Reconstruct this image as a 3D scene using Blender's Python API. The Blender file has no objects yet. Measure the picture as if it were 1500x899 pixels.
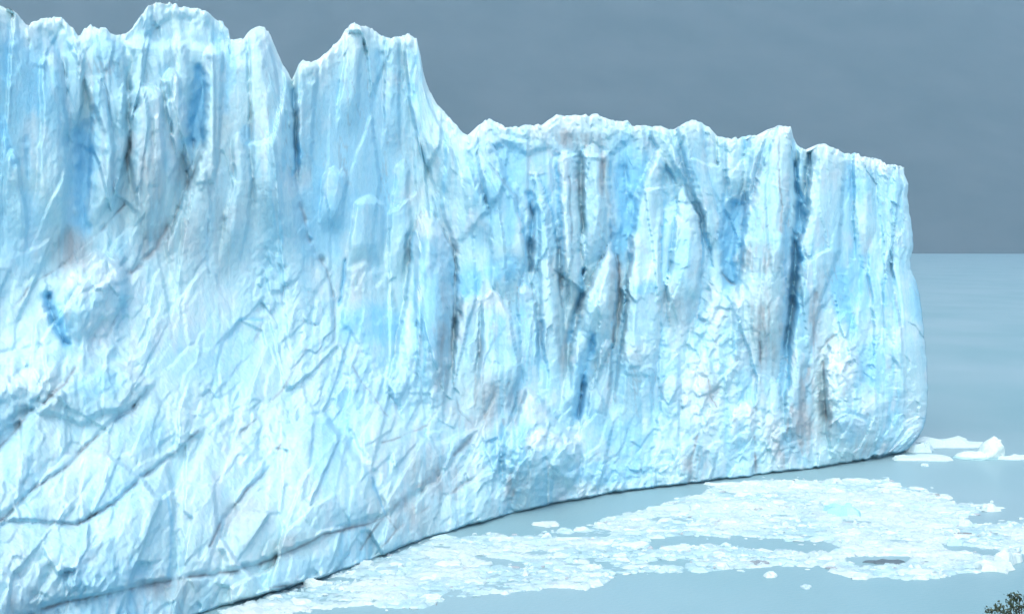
import bpy, math, random
import numpy as np
from mathutils import Vector, Matrix
SC = bpy.context.scene
COL = SC.collection

# ------------------------------------------------------------------ camera
F, CX, H0, CH = 2060.0, 750.0, 355.0, 36.0      # focal length and centre in photo pixels, horizon row, eye height (m)
cd = bpy.data.cameras.new('camera'); cam = bpy.data.objects.new('camera', cd); COL.objects.link(cam)
cd.sensor_width = 36.0; cd.lens = 36.0 * F / 1500.0
cd.shift_y = -(449.5 - H0) / 1500.0
cd.clip_start = 0.5; cd.clip_end = 40000
cam.location = (0, 0, CH); cam.rotation_euler = (math.radians(90), 0, 0)
SC.camera = cam

# ------------------------------------------------------------------ light: bright overcast
SUN_EL, SUN_AZ = 50.0, 188.0                    # azimuth clockwise from +Y (view direction)
w = bpy.data.worlds.new('World'); SC.world = w; w.use_nodes = True
nt = w.node_tree; bg = nt.nodes['Background']
sky = nt.nodes.new('ShaderNodeTexSky'); sky.sky_type = 'NISHITA'; sky.sun_disc = False
sky.sun_elevation = math.radians(SUN_EL); sky.sun_rotation = math.radians(SUN_AZ)
sky.air_density = 0.85; sky.dust_density = 4.0; sky.ozone_density = 0.8
nt.links.new(sky.outputs[0], bg.inputs[0]); bg.inputs[1].default_value = 0.15
sd = bpy.data.lights.new('sun', 'SUN'); sun = bpy.data.objects.new('sun', sd); COL.objects.link(sun)
sd.energy = 0.55; sd.angle = math.radians(70); sd.color = (1.0, 0.97, 0.93)
el, az = math.radians(SUN_EL), math.radians(SUN_AZ)
sdir = Vector((math.sin(az) * math.cos(el), math.cos(az) * math.cos(el), math.sin(el)))
sun.rotation_euler = sdir.to_track_quat('Z', 'Y').to_euler(); sun.location = (-80, -60, 200)
SC.view_settings.view_transform = 'Standard'; SC.view_settings.look = 'None'
SC.view_settings.exposure = 0.90; SC.view_settings.gamma = 1.0
SC.cycles.max_bounces = 6; SC.cycles.volume_bounces = 1

# ------------------------------------------------------------------ helpers
def tag(o, label=None, cat=None, group=None, kind=None):
    if label: o['label'] = label
    if cat: o['category'] = cat
    if group: o['group'] = group
    if kind: o['kind'] = kind
    return o

def link(name, me, parent=None, loc=None):
    o = bpy.data.objects.new(name, me); COL.objects.link(o)
    if parent: o.parent = parent
    if loc is not None: o.location = loc
    return o

def mesh_np(name, V, Fq, col=None, mat=None, normals=None, smooth=True):
    me = bpy.data.meshes.new(name)
    V = np.asarray(V, np.float32); Fq = np.asarray(Fq, np.int32); k = Fq.shape[1]
    me.vertices.add(len(V)); me.vertices.foreach_set('co', V.ravel())
    me.loops.add(Fq.size); me.loops.foreach_set('vertex_index', Fq.ravel())
    me.polygons.add(len(Fq))
    me.polygons.foreach_set('loop_start', np.arange(0, Fq.size, k, dtype=np.int32))
    me.update(calc_edges=True)
    me.polygons.foreach_set('use_smooth', np.full(len(Fq), smooth))
    if col is not None:
        a = me.color_attributes.new('ice_tint', 'FLOAT_COLOR', 'POINT')
        a.data.foreach_set('color', np.hstack([col, np.ones((len(col), 1))]).astype(np.float32).ravel())
    if normals is not None:
        me.normals_split_custom_set_from_vertices(normals.astype(np.float32).tolist())
    if mat: me.materials.append(mat)
    return me

def hash2(ix, iy, seed, n=1):
    out = []
    for k in range(n):
        h = (ix.astype(np.int64) * 374761393 + iy.astype(np.int64) * 668265263 + (seed * 31 + k) * 1274126177) & 0xffffffff
        h = ((h ^ (h >> 13)) * 1274126177) & 0xffffffff
        h = ((h ^ (h >> 16)) * 2246822519) & 0xffffffff
        h = h ^ (h >> 15)
        out.append((h & 0xffffff) / float(0xffffff))
    return out if n > 1 else out[0]

def vnoise(x, y, seed=0):
    ix, iy = np.floor(x), np.floor(y); fx, fy = x - ix, y - iy
    fx = fx * fx * fx * (fx * (fx * 6 - 15) + 10); fy = fy * fy * fy * (fy * (fy * 6 - 15) + 10)
    a = hash2(ix, iy, seed); b = hash2(ix + 1, iy, seed); c = hash2(ix, iy + 1, seed); d = hash2(ix + 1, iy + 1, seed)
    return ((a * (1 - fx) + b * fx) * (1 - fy) + (c * (1 - fx) + d * fx) * fy) * 2 - 1

def fbm(x, y, seed=0, octv=4, gain=0.5):
    s = 0; a = 1; t = 0
    for k in range(octv):
        s = s + a * vnoise(x * 2 ** k + 17.3 * k, y * 2 ** k - 9.1 * k, seed + k); t += a; a *= gain
    return s / t

def cells(x, y, sx, sy, rot, seed, tilt=1.0):
    """broken ice facets: every cell is a plane with its own tilt and offset; returns relief and edge distance"""
    c, s = math.cos(rot), math.sin(rot)
    u = (x * c + y * s) / sx; v = (-x * s + y * c) / sy
    iu, iv = np.floor(u), np.floor(v)
    best = np.full(x.shape, 1e9); sec = np.full(x.shape, 1e9); val = np.zeros(x.shape)
    for du in (-1, 0, 1):
        for dv in (-1, 0, 1):
            ju, jv = iu + du, iv + dv
            r = hash2(ju, jv, seed, 5)
            pu, pv = u - (ju + r[0]), v - (jv + r[1])
            d = pu * pu + pv * pv
            h = (r[2] - .5) * 1.2 + (pu * (r[3] - .5) + pv * (r[4] - .5)) * 2.2 * tilt
            near = d < best
            sec = np.where(near, best, np.minimum(sec, d))
            val = np.where(near, h, val); best = np.where(near, d, best)
    return val, np.sqrt(sec) - np.sqrt(best)

def facets(x, y, sx, sy, rot, seed, k=3.0, tilt=1.0):
    """continuous convex facets: the highest of the tilted planes of the neighbouring cells"""
    c, s = math.cos(rot), math.sin(rot)
    u = (x * c + y * s) / sx; v = (-x * s + y * c) / sy
    iu, iv = np.floor(u), np.floor(v); acc = np.zeros(x.shape)
    for du in (-1, 0, 1):
        for dv in (-1, 0, 1):
            ju, jv = iu + du, iv + dv
            r = hash2(ju, jv, seed, 5)
            pu, pv = u - (ju + r[0]), v - (jv + r[1])
            h = (r[2] - .5) * 1.0 + (pu * (r[3] - .5) + pv * (r[4] - .5)) * 2.0 * tilt - 1.6 * np.sqrt(pu * pu + pv * pv + .04)
            acc += np.exp(h * k * 4)
    return np.log(acc) / (k * 4) + .75

def sstep(a, b, x):
    t = np.clip((x - a) / (b - a), 0, 1); return t * t * (3 - 2 * t)

def poly_sd(px, py, P):
    """signed distance to a polygon, positive inside"""
    P = np.array(P, float); d = np.full(px.shape, 1e9); inside = np.zeros(px.shape, bool)
    for (x0, y0), (x1, y1) in zip(P, np.roll(P, -1, 0)):
        ex, ey = x1 - x0, y1 - y0; L = ex * ex + ey * ey + 1e-9
        t = np.clip(((px - x0) * ex + (py - y0) * ey) / L, 0, 1)
        d = np.minimum(d, (px - x0 - t * ex) ** 2 + (py - y0 - t * ey) ** 2)
        cr = ((y0 > py) != (y1 > py)) & (px < ex * (py - y0) / (ey if abs(ey) > 1e-9 else 1e-9) + x0)
        inside ^= cr
    d = np.sqrt(d); return np.where(inside, d, -d)

def cell_id(x, y, sx, sy, rot, seed):
    """one random number per broken piece of ice"""
    c, s = math.cos(rot), math.sin(rot)
    u = (x * c + y * s) / sx; v = (-x * s + y * c) / sy
    iu, iv = np.floor(u), np.floor(v); best = np.full(x.shape, 1e9); val = np.zeros(x.shape)
    for du in (-1, 0, 1):
        for dv in (-1, 0, 1):
            ju, jv = iu + du, iv + dv; r = hash2(ju, jv, seed, 5); q = hash2(ju, jv, seed + 777)
            d = (u - ju - r[0]) ** 2 + (v - jv - r[1]) ** 2; near = d < best
            val = np.where(near, q, val); best = np.where(near, d, best)
    return val

def line_d(px, py, P):
    d = np.full(px.shape, 1e9)
    for (x0, y0), (x1, y1) in zip(P[:-1], P[1:]):
        ex, ey = x1 - x0, y1 - y0; L = ex * ex + ey * ey + 1e-9
        t = np.clip(((px - x0) * ex + (py - y0) * ey) / L, 0, 1)
        d = np.minimum(d, (px - x0 - t * ex) ** 2 + (py - y0 - t * ey) ** 2)
    return np.sqrt(d)

def water_pt(px, py):
    """point of the lake surface seen at a photo pixel"""
    y = CH * F / (py - H0); return ((px - CX) / F * y, y)

# ------------------------------------------------------------------ materials
def newmat(name):
    m = bpy.data.materials.new(name); m.use_nodes = True
    return m, m.node_tree.nodes, m.node_tree.links, m.node_tree.nodes['Principled BSDF']

def ice_material(name, attr=True, base=(.7, .86, .92), sss=0.25, bump=0.5, scale=1.0):
    m, N, L, p = newmat(name)
    geo = N.new('ShaderNodeNewGeometry') if attr else N.new('ShaderNodeTexCoord')
    pos = geo.outputs['Position'] if attr else geo.outputs['Object']
    mp = N.new('ShaderNodeMapping'); mp.inputs['Scale'].default_value = (1, 1, .6) if attr else (1, 1, 1)
    L.new(pos, mp.inputs[0])
    n1 = N.new('ShaderNodeTexNoise'); n1.inputs['Scale'].default_value = 1.6 * scale; n1.inputs['Detail'].default_value = 8
    n1.inputs['Roughness'].default_value = .62; L.new(mp.outputs[0], n1.inputs[0])
    # crumbly grain on top of the broad mottling
    ng = N.new('ShaderNodeTexVoronoi'); ng.inputs['Scale'].default_value = 2.6 * scale; ng.inputs['Randomness'].default_value = 1; L.new(mp.outputs[0], ng.inputs[0])
    ad = N.new('ShaderNodeMath'); ad.operation = 'MULTIPLY_ADD'; ad.inputs[1].default_value = .35; L.new(ng.outputs['Distance'], ad.inputs[0]); L.new(n1.outputs[0], ad.inputs[2])
    mx = N.new('ShaderNodeMix'); mx.data_type = 'RGBA'; mx.blend_type = 'MULTIPLY'; mx.inputs[0].default_value = 1
    if attr:
        at = N.new('ShaderNodeAttribute'); at.attribute_name = 'ice_tint'; L.new(at.outputs[0], mx.inputs[6])
    else:
        oi = N.new('ShaderNodeObjectInfo'); L.new(oi.outputs['Color'], mx.inputs[6])
    rp = N.new('ShaderNodeValToRGB'); rp.color_ramp.elements[0].position = .3; rp.color_ramp.elements[0].color = (.84, .91, .94, 1)
    rp.color_ramp.elements[1].position = .62; rp.color_ramp.elements[1].color = (1, 1, 1, 1)
    L.new(n1.outputs[0], rp.inputs[0]); L.new(rp.outputs[0], mx.inputs[7])
    L.new(mx.outputs[2], p.inputs['Base Color'])
    b = N.new('ShaderNodeBump'); b.inputs['Strength'].default_value = bump; b.inputs['Distance'].default_value = .35 / scale
    L.new(ad.outputs[0], b.inputs['Height']); L.new(b.outputs[0], p.inputs['Normal'])
    p.inputs['Roughness'].default_value = .8; p.inputs['Specular IOR Level'].default_value = .15
    p.inputs['Subsurface Weight'].default_value = sss
    p.inputs['Subsurface Radius'].default_value = (.35, .8, 1.0); p.inputs['Subsurface Scale'].default_value = .3
    return m
ICE = ice_material('glacier_ice', sss=0.2, bump=.35, scale=1.3)
FLOE = ice_material('floe_ice', attr=False, sss=0.0, bump=.4, scale=2.0)
BRASH = ice_material('brash_ice', sss=0.0, bump=.4, scale=1.5)

def water_material():
    m, N, L, p = newmat('lake_water')
    g = N.new('ShaderNodeNewGeometry')
    mp = N.new('ShaderNodeMapping'); mp.inputs['Scale'].default_value = (.02, .012, 1); L.new(g.outputs['Position'], mp.inputs[0])
    n = N.new('ShaderNodeTexNoise'); n.inputs['Scale'].default_value = 1; n.inputs['Detail'].default_value = 4; L.new(mp.outputs[0], n.inputs[0])
    r = N.new('ShaderNodeValToRGB')
    r.color_ramp.elements[0].position = .35; r.color_ramp.elements[0].color = (.215, .39, .44, 1)
    r.color_ramp.elements[1].position = .7; r.color_ramp.elements[1].color = (.295, .45, .505, 1)
    L.new(n.outputs[0], r.inputs[0]); L.new(r.outputs[0], p.inputs['Base Color'])
    p.inputs['Roughness'].default_value = .34; p.inputs['IOR'].default_value = 1.33; p.inputs['Specular IOR Level'].default_value = .15
    mp2 = N.new('ShaderNodeMapping'); mp2.inputs['Scale'].default_value = (.5, 1.0, 1); L.new(g.outputs['Position'], mp2.inputs[0])
    n2 = N.new('ShaderNodeTexNoise'); n2.inputs['Scale'].default_value = 3.0; n2.inputs['Detail'].default_value = 5; L.new(mp2.outputs[0], n2.inputs[0])
    b = N.new('ShaderNodeBump'); b.inputs['Strength'].default_value = .7; b.inputs['Distance'].default_value = .1
    L.new(n2.outputs[0], b.inputs['Height']); L.new(b.outputs[0], p.inputs['Normal'])
    return m

# ------------------------------------------------------------------ lake
V = [(-8000, -390, 0), (8000, -390, 0), (8000, 12000, 0), (-8000, 12000, 0)]
lake = link('lake_water', mesh_np('lake_water', V, [(0, 1, 2, 3)], mat=water_material(), smooth=False))
tag(lake, 'pale milky blue glacial lake under the ice front', kind='structure')

# ------------------------------------------------------------------ far mountainside across the lake
SHORE = CH * F / (371.5 - H0)
def mountain():
    gx = np.linspace(-6500, 6500, 220); gt = np.linspace(0, 1, 70)
    X, T = np.meshgrid(gx, gt)
    shore = SHORE + 60 * fbm(X / 900, X * 0 + 3, 5, 3)
    Y = shore + T * (4200 + X / 6500 * 2200)
    Z = -4 + T ** 1.1 * 2900 * (1 + .05 * fbm(X / 1500, T * 2, 9, 3)) + T * (1 - T) * 4 * 50 * fbm(X / 500, T * 5, 12, 5)
    ridge = np.abs(fbm(X / 420 + T * .8, T * 2.5, 31, 4)); Z += -40 * ridge * np.clip(T * 3, 0, 1)
    V = np.stack([X, Y, Z], -1).reshape(-1, 3); n, m_ = X.shape
    idx = np.arange(n * m_).reshape(n, m_)
    Q = np.stack([idx[:-1, :-1], idx[:-1, 1:], idx[1:, 1:], idx[1:, :-1]], -1).reshape(-1, 4)
    m, N, L, p = newmat('forested_rock')
    g = N.new('ShaderNodeNewGeometry')
    nz = N.new('ShaderNodeTexNoise'); nz.inputs['Scale'].default_value = .004; nz.inputs['Detail'].default_value = 8; L.new(g.outputs['Position'], nz.inputs[0])
    r = N.new('ShaderNodeValToRGB'); r.color_ramp.elements[0].position = .35; r.color_ramp.elements[0].color = (.04, .055, .06, 1)
    r.color_ramp.elements[1].position = .7; r.color_ramp.elements[1].color = (.065, .08, .088, 1)
    L.new(nz.outputs[0], r.inputs[0]); L.new(r.outputs[0], p.inputs['Base Color']); p.inputs['Roughness'].default_value = .95
    o = link('mountainside', mesh_np('mountainside', V, Q, mat=m))
    tag(o, 'dark hazy mountainside across the lake', kind='structure')
mountain()

# ------------------------------------------------------------------ the near bank under the viewpoint (below the frame)
def bank():
    gx = np.linspace(-60, 60, 61); gy = np.linspace(-60, 84, 73); X, Y = np.meshgrid(gx, gy)
    Z = np.where(Y < 0, CH - 1.9 - Y * 0.0, CH - 1.9 - .47 * Y) + .35 * fbm(X / 4, Y / 4, 3, 4) * np.clip(np.abs(Y) / 6, 0, 1)
    V = np.stack([X, Y, Z], -1).reshape(-1, 3); n, m_ = X.shape; idx = np.arange(n * m_).reshape(n, m_)
    Q = np.stack([idx[:-1, :-1], idx[:-1, 1:], idx[1:, 1:], idx[1:, :-1]], -1).reshape(-1, 4)
    m, N, L, p = newmat('bank_soil')
    nz = N.new('ShaderNodeTexNoise'); nz.inputs['Scale'].default_value = 8
    r = N.new('ShaderNodeValToRGB'); r.color_ramp.elements[0].color = (.05, .06, .03, 1); r.color_ramp.elements[1].color = (.16, .14, .10, 1)
    L.new(nz.outputs[0], r.inputs[0]); L.new(r.outputs[0], p.inputs['Base Color']); p.inputs['Roughness'].default_value = .9
    o = link('hillside', mesh_np('hillside', V, Q, mat=m)); tag(o, 'scrubby bank below the viewpoint', kind='structure')
bank()

# ------------------------------------------------------------------ glacier: outlines read off the ice front
SKY = [(-60,-25),(-30,-8),(0,8),(12,12),(25,20),(38,37),(42,37),(50,32),(62,28),(75,25),(90,24),(96,32),(108,42),(114,51),(118,51),(123,42),(132,37),(142,40),(155,43),(162,50),(170,52),(187,49),(196,38),(208,20),(218,8),(228,5),(245,4),(262,9),(285,12),(300,15),(312,25),(325,33),(335,42),(337,58),(345,59),(356,57),(360,50),(370,43),(380,40),(388,42),(396,53),(405,75),(415,95),(421,104),(427,119),(431,110),(436,97),(444,89),(464,88),(480,75),(500,54),(506,42),(515,36),(520,33),(530,38),(545,43),(558,52),(572,57),(585,52),(600,50),(610,56),(613,70),(616,80),(620,105),(628,130),(640,152),(655,167),(668,183),(676,193),(690,199),(696,201),(700,192),(704,182),(714,175),(720,175),(730,182),(745,187),(770,185),(795,183),(806,176),(815,169),(826,171),(845,169),(860,168),(878,168),(890,174),(903,178),(920,177),(930,185),(945,184),(960,184),(975,188),(986,189),(1000,181),(1013,175),(1025,179),(1040,188),(1050,200),(1060,202),(1075,203),(1095,199),(1105,198),(1120,200),(1128,192),(1138,185),(1150,186),(1159,185),(1162,200),(1168,213),(1175,215),(1180,220),(1190,221),(1200,211),(1210,211),(1225,218),(1240,224),(1260,225),(1270,229),(1295,231),(1310,235),(1325,240),(1362,244)]
BASE = [(-60,1032),(0,1005),(150,955),(300,899),(340,885),(400,868),(455,852),(520,831),(600,798),(640,785),(700,768),(750,754),(800,742),(900,723),(1000,711),(1100,699),(1200,686),(1250,678),(1300,671),(1362,662)]
EDGE = [(240,1325),(255,1326),(270,1331),(290,1330),(320,1334),(345,1338),(365,1338),(380,1334),(395,1335),(410,1342),(430,1347),(455,1351),(490,1354),(530,1358),(570,1360),(600,1358),(625,1354),(640,1346),(655,1333),(668,1318),(700,1310)]
# (name, outline, how far it stands out in metres, width of its edge in pixels)
BLOCKS = [
 ('ice_dome', [(180,60),(187,46),(215,5),(250,-6),(300,8),(345,40),(340,66),(305,74),(262,60),(236,66),(222,58),(200,62)], -2.0, 12),
 ('ice_tower', [(-70,-40),(20,5),(48,45),(80,75),(98,120),(100,200),(104,330),(78,372),(30,420),(-70,470)], 2.5, 8),
 ('ice_tower', [(100,60),(150,40),(190,80),(190,230),(172,300),(120,350),(104,330),(150,290),(155,200),(130,150),(118,110)], 1.2, 8),
 ('ice_tower', [(190,60),(270,60),(285,120),(272,180),(262,260),(240,330),(205,390),(186,380),(196,250)], 2.0, 10),
 ('ice_tower', [(305,70),(335,65),(372,40),(396,50),(412,88),(426,118),(432,250),(455,340),(480,400),(440,470),(330,480),(250,440),(245,350),(290,240),(303,150)], 3.0, 9),
 ('ice_tower', [(432,125),(436,80),(500,45),(530,25),(615,45),(625,130),(645,160),(700,210),(745,270),(700,330),(640,380),(600,470),(510,500),(470,400),(440,300)], 1.0, 8),
 ('ice_tower', [(655,165),(700,205),(760,275),(772,320),(776,400),(782,560),(760,580),(700,560),(668,480),(668,380),(645,300)], 1.5, 8),
 ('ice_pinnacle', [(600,400),(606,342),(616,322),(634,320),(652,344),(666,376),(664,470),(656,560),(650,640),(600,650),(570,560),(590,470)], 6.0, 5),
 ('ice_pinnacle', [(510,395),(530,385),(560,400),(590,470),(570,560),(500,470)], 1.5, 8),
 ('ice_crest', [(700,160),(880,150),(935,170),(932,200),(905,222),(880,240),(850,226),(828,236),(800,214),(770,226),(740,208),(715,224),(700,215)], 1.0, 10),
 ('ice_tower', [(782,290),(800,300),(812,420),(825,560),(820,620),(786,560),(778,420)], 1.8, 6),
 ('ice_tower', [(815,230),(845,225),(852,420),(835,500),(822,440)], 2.0, 6),
 ('ice_tower', [(852,225),(893,225),(898,340),(880,400),(862,440),(856,360)], 2.0, 6),
 ('ice_pinnacle', [(830,600),(838,500),(862,420),(880,378),(893,366),(903,376),(908,420),(900,500),(880,540),(858,600)], 5.0, 4),
 ('ice_tower', [(925,380),(930,290),(950,238),(966,230),(976,300),(1005,290),(1022,310),(1030,390),(1010,450),(1000,600),(960,660),(880,640),(868,600),(900,500),(912,420)], 2.6, 7),
 ('ice_tower', [(985,170),(1045,180),(1060,290),(1056,360),(1036,390),(1030,310),(1005,270),(985,240)], 1.4, 6),
 ('ice_tower', [(1086,400),(1092,290),(1104,220),(1130,185),(1162,180),(1166,260),(1160,400),(1150,500),(1140,600),(1080,620),(1070,520),(1075,430)], 3.0, 5),
 ('ice_tower', [(1172,380),(1180,290),(1190,215),(1215,205),(1380,230),(1380,700),(1150,700),(1150,560),(1165,440)], 2.5, 6),
 ('ice_boulder', [(1205,540),(1215,502),(1232,494),(1250,505),(1268,560),(1296,590),(1308,640),(1290,690),(1215,692)], 4.2, 6),
 ('ice_boulder', [(985,640),(1000,560),(1010,480),(1030,440),(1070,425),(1090,450),(1080,520),(1060,590),(1085,640),(1060,690),(1010,700)], 2.2, 10),
 ('ice_pinnacle', [(738,650),(760,600),(776,568),(792,585),(812,612),(850,650),(846,700),(800,745),(740,756)], 4.5, 6),
 ('ice_boulder', [(72,440),(100,395),(140,370),(185,395),(190,430),(165,470),(150,520),(110,520),(95,500)], 2.5, 7),
 ('ice_boulder', [(-70,560),(0,520),(90,505),(160,530),(225,560),(205,590),(120,620),(40,600),(-70,660)], 2.0, 10),
 ('ice_slab', [(0,765),(50,717),(100,682),(140,642),(190,600),(220,575),(300,625),(245,672),(215,692),(165,740),(110,768)], 1.2, 7),
 ('ice_slab', [(115,770),(165,742),(215,696),(248,676),(256,730),(252,845),(215,853),(160,866),(60,890),(-70,960),(-70,770),(0,768)], 1.6, 7),
 ('ice_slab', [(-70,720),(0,660),(32,622),(64,594),(98,562),(190,598),(140,640),(100,680),(50,713),(-10,760),(-70,760)], .7, 7),
 ('ice_slab', [(262,735),(300,640),(345,640),(395,682),(355,727),(325,762),(312,800),(330,838),(258,846)], .8, 8),
 ('ice_slab', [(320,800),(330,765),(360,728),(400,684),(420,620),(480,610),(545,700),(564,752),(500,773),(440,798),(380,823),(336,838)], 1.7, 8),
 ('ice_slab', [(570,752),(552,700),(500,610),(560,590),(640,650),(700,625),(660,680),(610,722)], 1.2, 8),
 ('ice_foot', [(-70,970),(160,872),(255,852),(335,842),(440,804),(500,779),(563,760),(530,805),(450,845),(340,880),(150,950),(-70,1030)], 0.2, 6),
 ('ice_foot', [(572,762),(620,722),(700,640),(735,610),(740,660),(744,755),(640,790),(540,815)], .7, 7),
]
# dark fractures: (points, half width px, depth m, dirt 0..1, blue 0..1)
CRACKS = [
 ([(115,768),(165,738),(215,692),(245,671),(290,630)], 2.2, 1.6, .9, .3),
 ([(0,763),(45,718),(100,681),(140,641),(188,602),(216,570)], 2.4, 1.2, .8, .2),
 ([(-30,690),(0,655),(32,618),(62,592),(96,561),(112,538)], 2.4, 1.2, .7, .2),
 ([(-60,955),(60,892),(100,882),(160,868),(215,856),(258,848),(300,843),(340,838),(382,824),(440,800),(470,783),(500,776),(540,768),(566,755)], 2.4, 1.1, 1.0, .1),
 ([(566,755),(600,722),(650,682),(690,642),(716,600),(726,560)], 4.5, 1.0, .75, .1),
 ([(580,775),(625,745),(660,722),(690,700),(715,680)], 4.0, .6, .6, 0),
 ([(308,800),(322,765),(355,726),(398,680),(410,650)], 2.2, 1.0, .7, .2),
 ([(528,804),(545,780),(564,756)], 1.8, 1.0, .9, 0),
 ([(566,755),(580,775),(560,800)], 1.8, .8, .7, 0),
 ([(545,700),(556,728),(566,755)], 2.8, 1.8, .3, .9),
 ([(254,846),(258,870),(268,897)], 2.2, .9, .9, 0),
 ([(243,722),(252,760),(250,800),(247,845)], 2.0, 1.0, .1, .7),
 ([(395,860),(430,856),(470,847),(520,832)], 2.5, 1.2, .9, .2),
 ([(0,762),(40,760),(80,763),(115,768)], 2.0, 1.0, .5, .3),
 ([(560,648),(590,640),(625,622),(650,590)], 2.0, .7, .7, 0),
 ([(655,400),(652,470),(645,540),(640,600)], 4.0, .6, .6, .1),
 ([(345,640),(385,605),(420,560),(452,505)], 3.2, .5, .5, 0),
 ([(98,560),(75,575),(65,592)], 2.4, .8, .6, 0),
 ([(186,225),(189,270),(182,300),(150,335),(120,360),(95,385),(55,410),(20,450)], 3.2, 1.2, .6, .1),
 ([(245,330),(228,365),(205,388),(192,398)], 5.0, 1.6, .85, .1),
 ([(70,436),(82,470),(97,505)], 6, 6.0, .0, 1),
 ([(118,200),(124,240),(118,300),(124,330)], 13, 2.5, 0, .9),
 ([(290,100),(296,130),(288,170),(281,205)], 8, 2.6, 0, 1),
 ([(281,205),(284,240),(274,250)], 3, 2.0, .3, .5),
 ([(336,70),(334,120),(333,165)], 5, 1.4, 0, .6),
 ([(305,320),(302,370),(308,400)], 3, 1.2, .5, .5),
 ([(430,130),(432,190),(434,240),(430,255)], 3.0, 1.4, 0, .7),
 ([(440,290),(452,345),(460,362),(470,380)], 4, 1.8, .5, .4),
 ([(505,380),(500,430),(498,445)], 3.4, 2.5, .0, .8),
 ([(553,100),(550,160),(548,210)], 3.4, 1.4, 0, .6),
 ([(497,120),(496,160)], 2.2, 1.0, 0, .5),
 ([(612,75),(604,110),(600,150)], 3, 1.0, 0, .6),
 ([(634,290),(638,320),(634,330)], 3, 1.5, .3, .4),
 ([(652,205),(653,250),(650,280)], 2.6, 1.2, 0, .6),
 ([(688,225),(700,260),(712,300)], 3, 1.2, 0, .5),
 ([(776,285),(780,320),(774,355),(776,395)], 4.0, 5.0, .1, .9),
 ([(786,400),(790,470),(792,540)], 5.0, 2.0, .3, .6),
 ([(815,330),(818,400),(822,450)], 3.0, 1.5, .4, .5),
 ([(834,260),(836,310),(838,380)], 2.6, 1.2, .5, .4),
 ([(854,395),(850,430),(840,465),(834,498)], 4.0, 6.5, .1, 1),
 ([(880,380),(895,350),(893,320)], 3.2, 2.0, .3, .7),
 ([(868,490),(862,530),(852,570),(848,610)], 4.5, 6.5, .1, 1),
 ([(912,250),(914,300),(912,345),(908,378)], 11, 3.4, 0, 1),
 ([(880,235),(886,270),(893,300)], 3.0, .8, .9, 0),
 ([(905,375),(908,410),(900,450),(898,500)], 3.2, 1.4, .8, 0),
 ([(965,235),(982,255),(990,290)], 2.6, 1.0, 0, .6),
 ([(1030,385),(1026,410),(1040,440)], 4.0, 1.5, .5, .3),
 ([(1059,285),(1060,320),(1058,350)], 3.0, 2.6, .1, .9),
 ([(1078,300),(1072,350),(1066,385),(1074,412)], 10, 6.5, 0, 1),
 ([(1058,400),(1068,412),(1076,416)], 3, 2.5, .4, .6),
 ([(1142,200),(1142,250),(1146,300),(1144,340)], 2.4, .8, .6, .1),
 ([(1167,240),(1170,300),(1166,360),(1162,420),(1156,470),(1150,520)], 4.4, 5.5, 0, 1),
 ([(1112,500),(1116,550),(1108,600)], 3.0, 1.5, .9, 0),
 ([(1038,555),(1040,580),(1050,596)], 3, 1.0, .7, 0),
 ([(1196,430),(1194,480),(1200,520)], 5, 1.2, .8, 0),
 ([(1185,540),(1178,580),(1172,620),(1178,690)], 5, 1.6, .9, 0),
 ([(1206,530),(1208,580),(1210,640)], 3.4, 1.6, .8, 0),
 ([(1160,590),(1152,640),(1148,690)], 4.0, 1.2, .8, 0),
 ([(1105,640),(1108,690)], 3, 1.4, .8, .1),
 ([(1020,640),(1012,670),(1010,705)], 4, 1.4, .8, .1),
 ([(1234,405),(1240,440),(1250,480)], 6, 1.3, 0, 1),
 ([(1262,380),(1262,430)], 4, 1.0, 0, .9),
 ([(1246,245),(1252,285)], 7, .9, 0, .8),
 ([(1355,610),(1352,630),(1338,648),(1318,664),(1290,672)], 2.6, 1.4, .5, .5),
 ([(740,620),(725,590),(730,560)], 5, 1.0, .8, 0),
 ([(745,560),(735,585)], 5, .9, .7, 0),
 ([(760,700),(752,725)], 5, .6, .7, 0),
 ([(665,560),(672,600),(690,620)], 3, 1.0, .4, .3),
 ([(250,480),(253,505)], 3, 1.0, .5, .3),
 ([(350,468),(385,468)], 3, .9, 0, .7),
 ([(135,165),(128,200),(122,215)], 4, 1.5, 0, .6),
 ([(648,338),(658,358),(667,382),(668,430),(665,480)], 3.6, 2.6, .35, .4), ([(606,342),(601,380),(597,430)], 3.0, 2.0, .2, .5),
 ([(900,372),(906,400),(908,440)], 2.6, 1.6, .5, .3), ([(1090,300),(1086,350),(1082,410)], 2.6, 2.0, .1, .7), ([(1200,515),(1212,500),(1222,492)], 3, 1.6, .6, 0),
 ([(432,250),(440,300),(452,345),(478,395),(492,440),(490,500)], 3.4, 1.8, .35, .3), ([(700,208),(715,240),(735,262),(758,290),(768,330),(772,370)], 2.6, 1.4, .2, .5),
 ([(245,350),(275,270),(300,220)], 3.0, 1.2, .4, .2), ([(960,232),(975,262),(980,300),(990,288)], 2.4, 1.4, .2, .5), ([(500,505),(530,560),(570,610)], 2.6, .8, .3, .2),
 ([(0,180),(10,205),(22,240)], 5, 1.6, 0, .7),
 ([(40,200),(42,260)], 4, .8, 0, .5),
]
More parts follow.
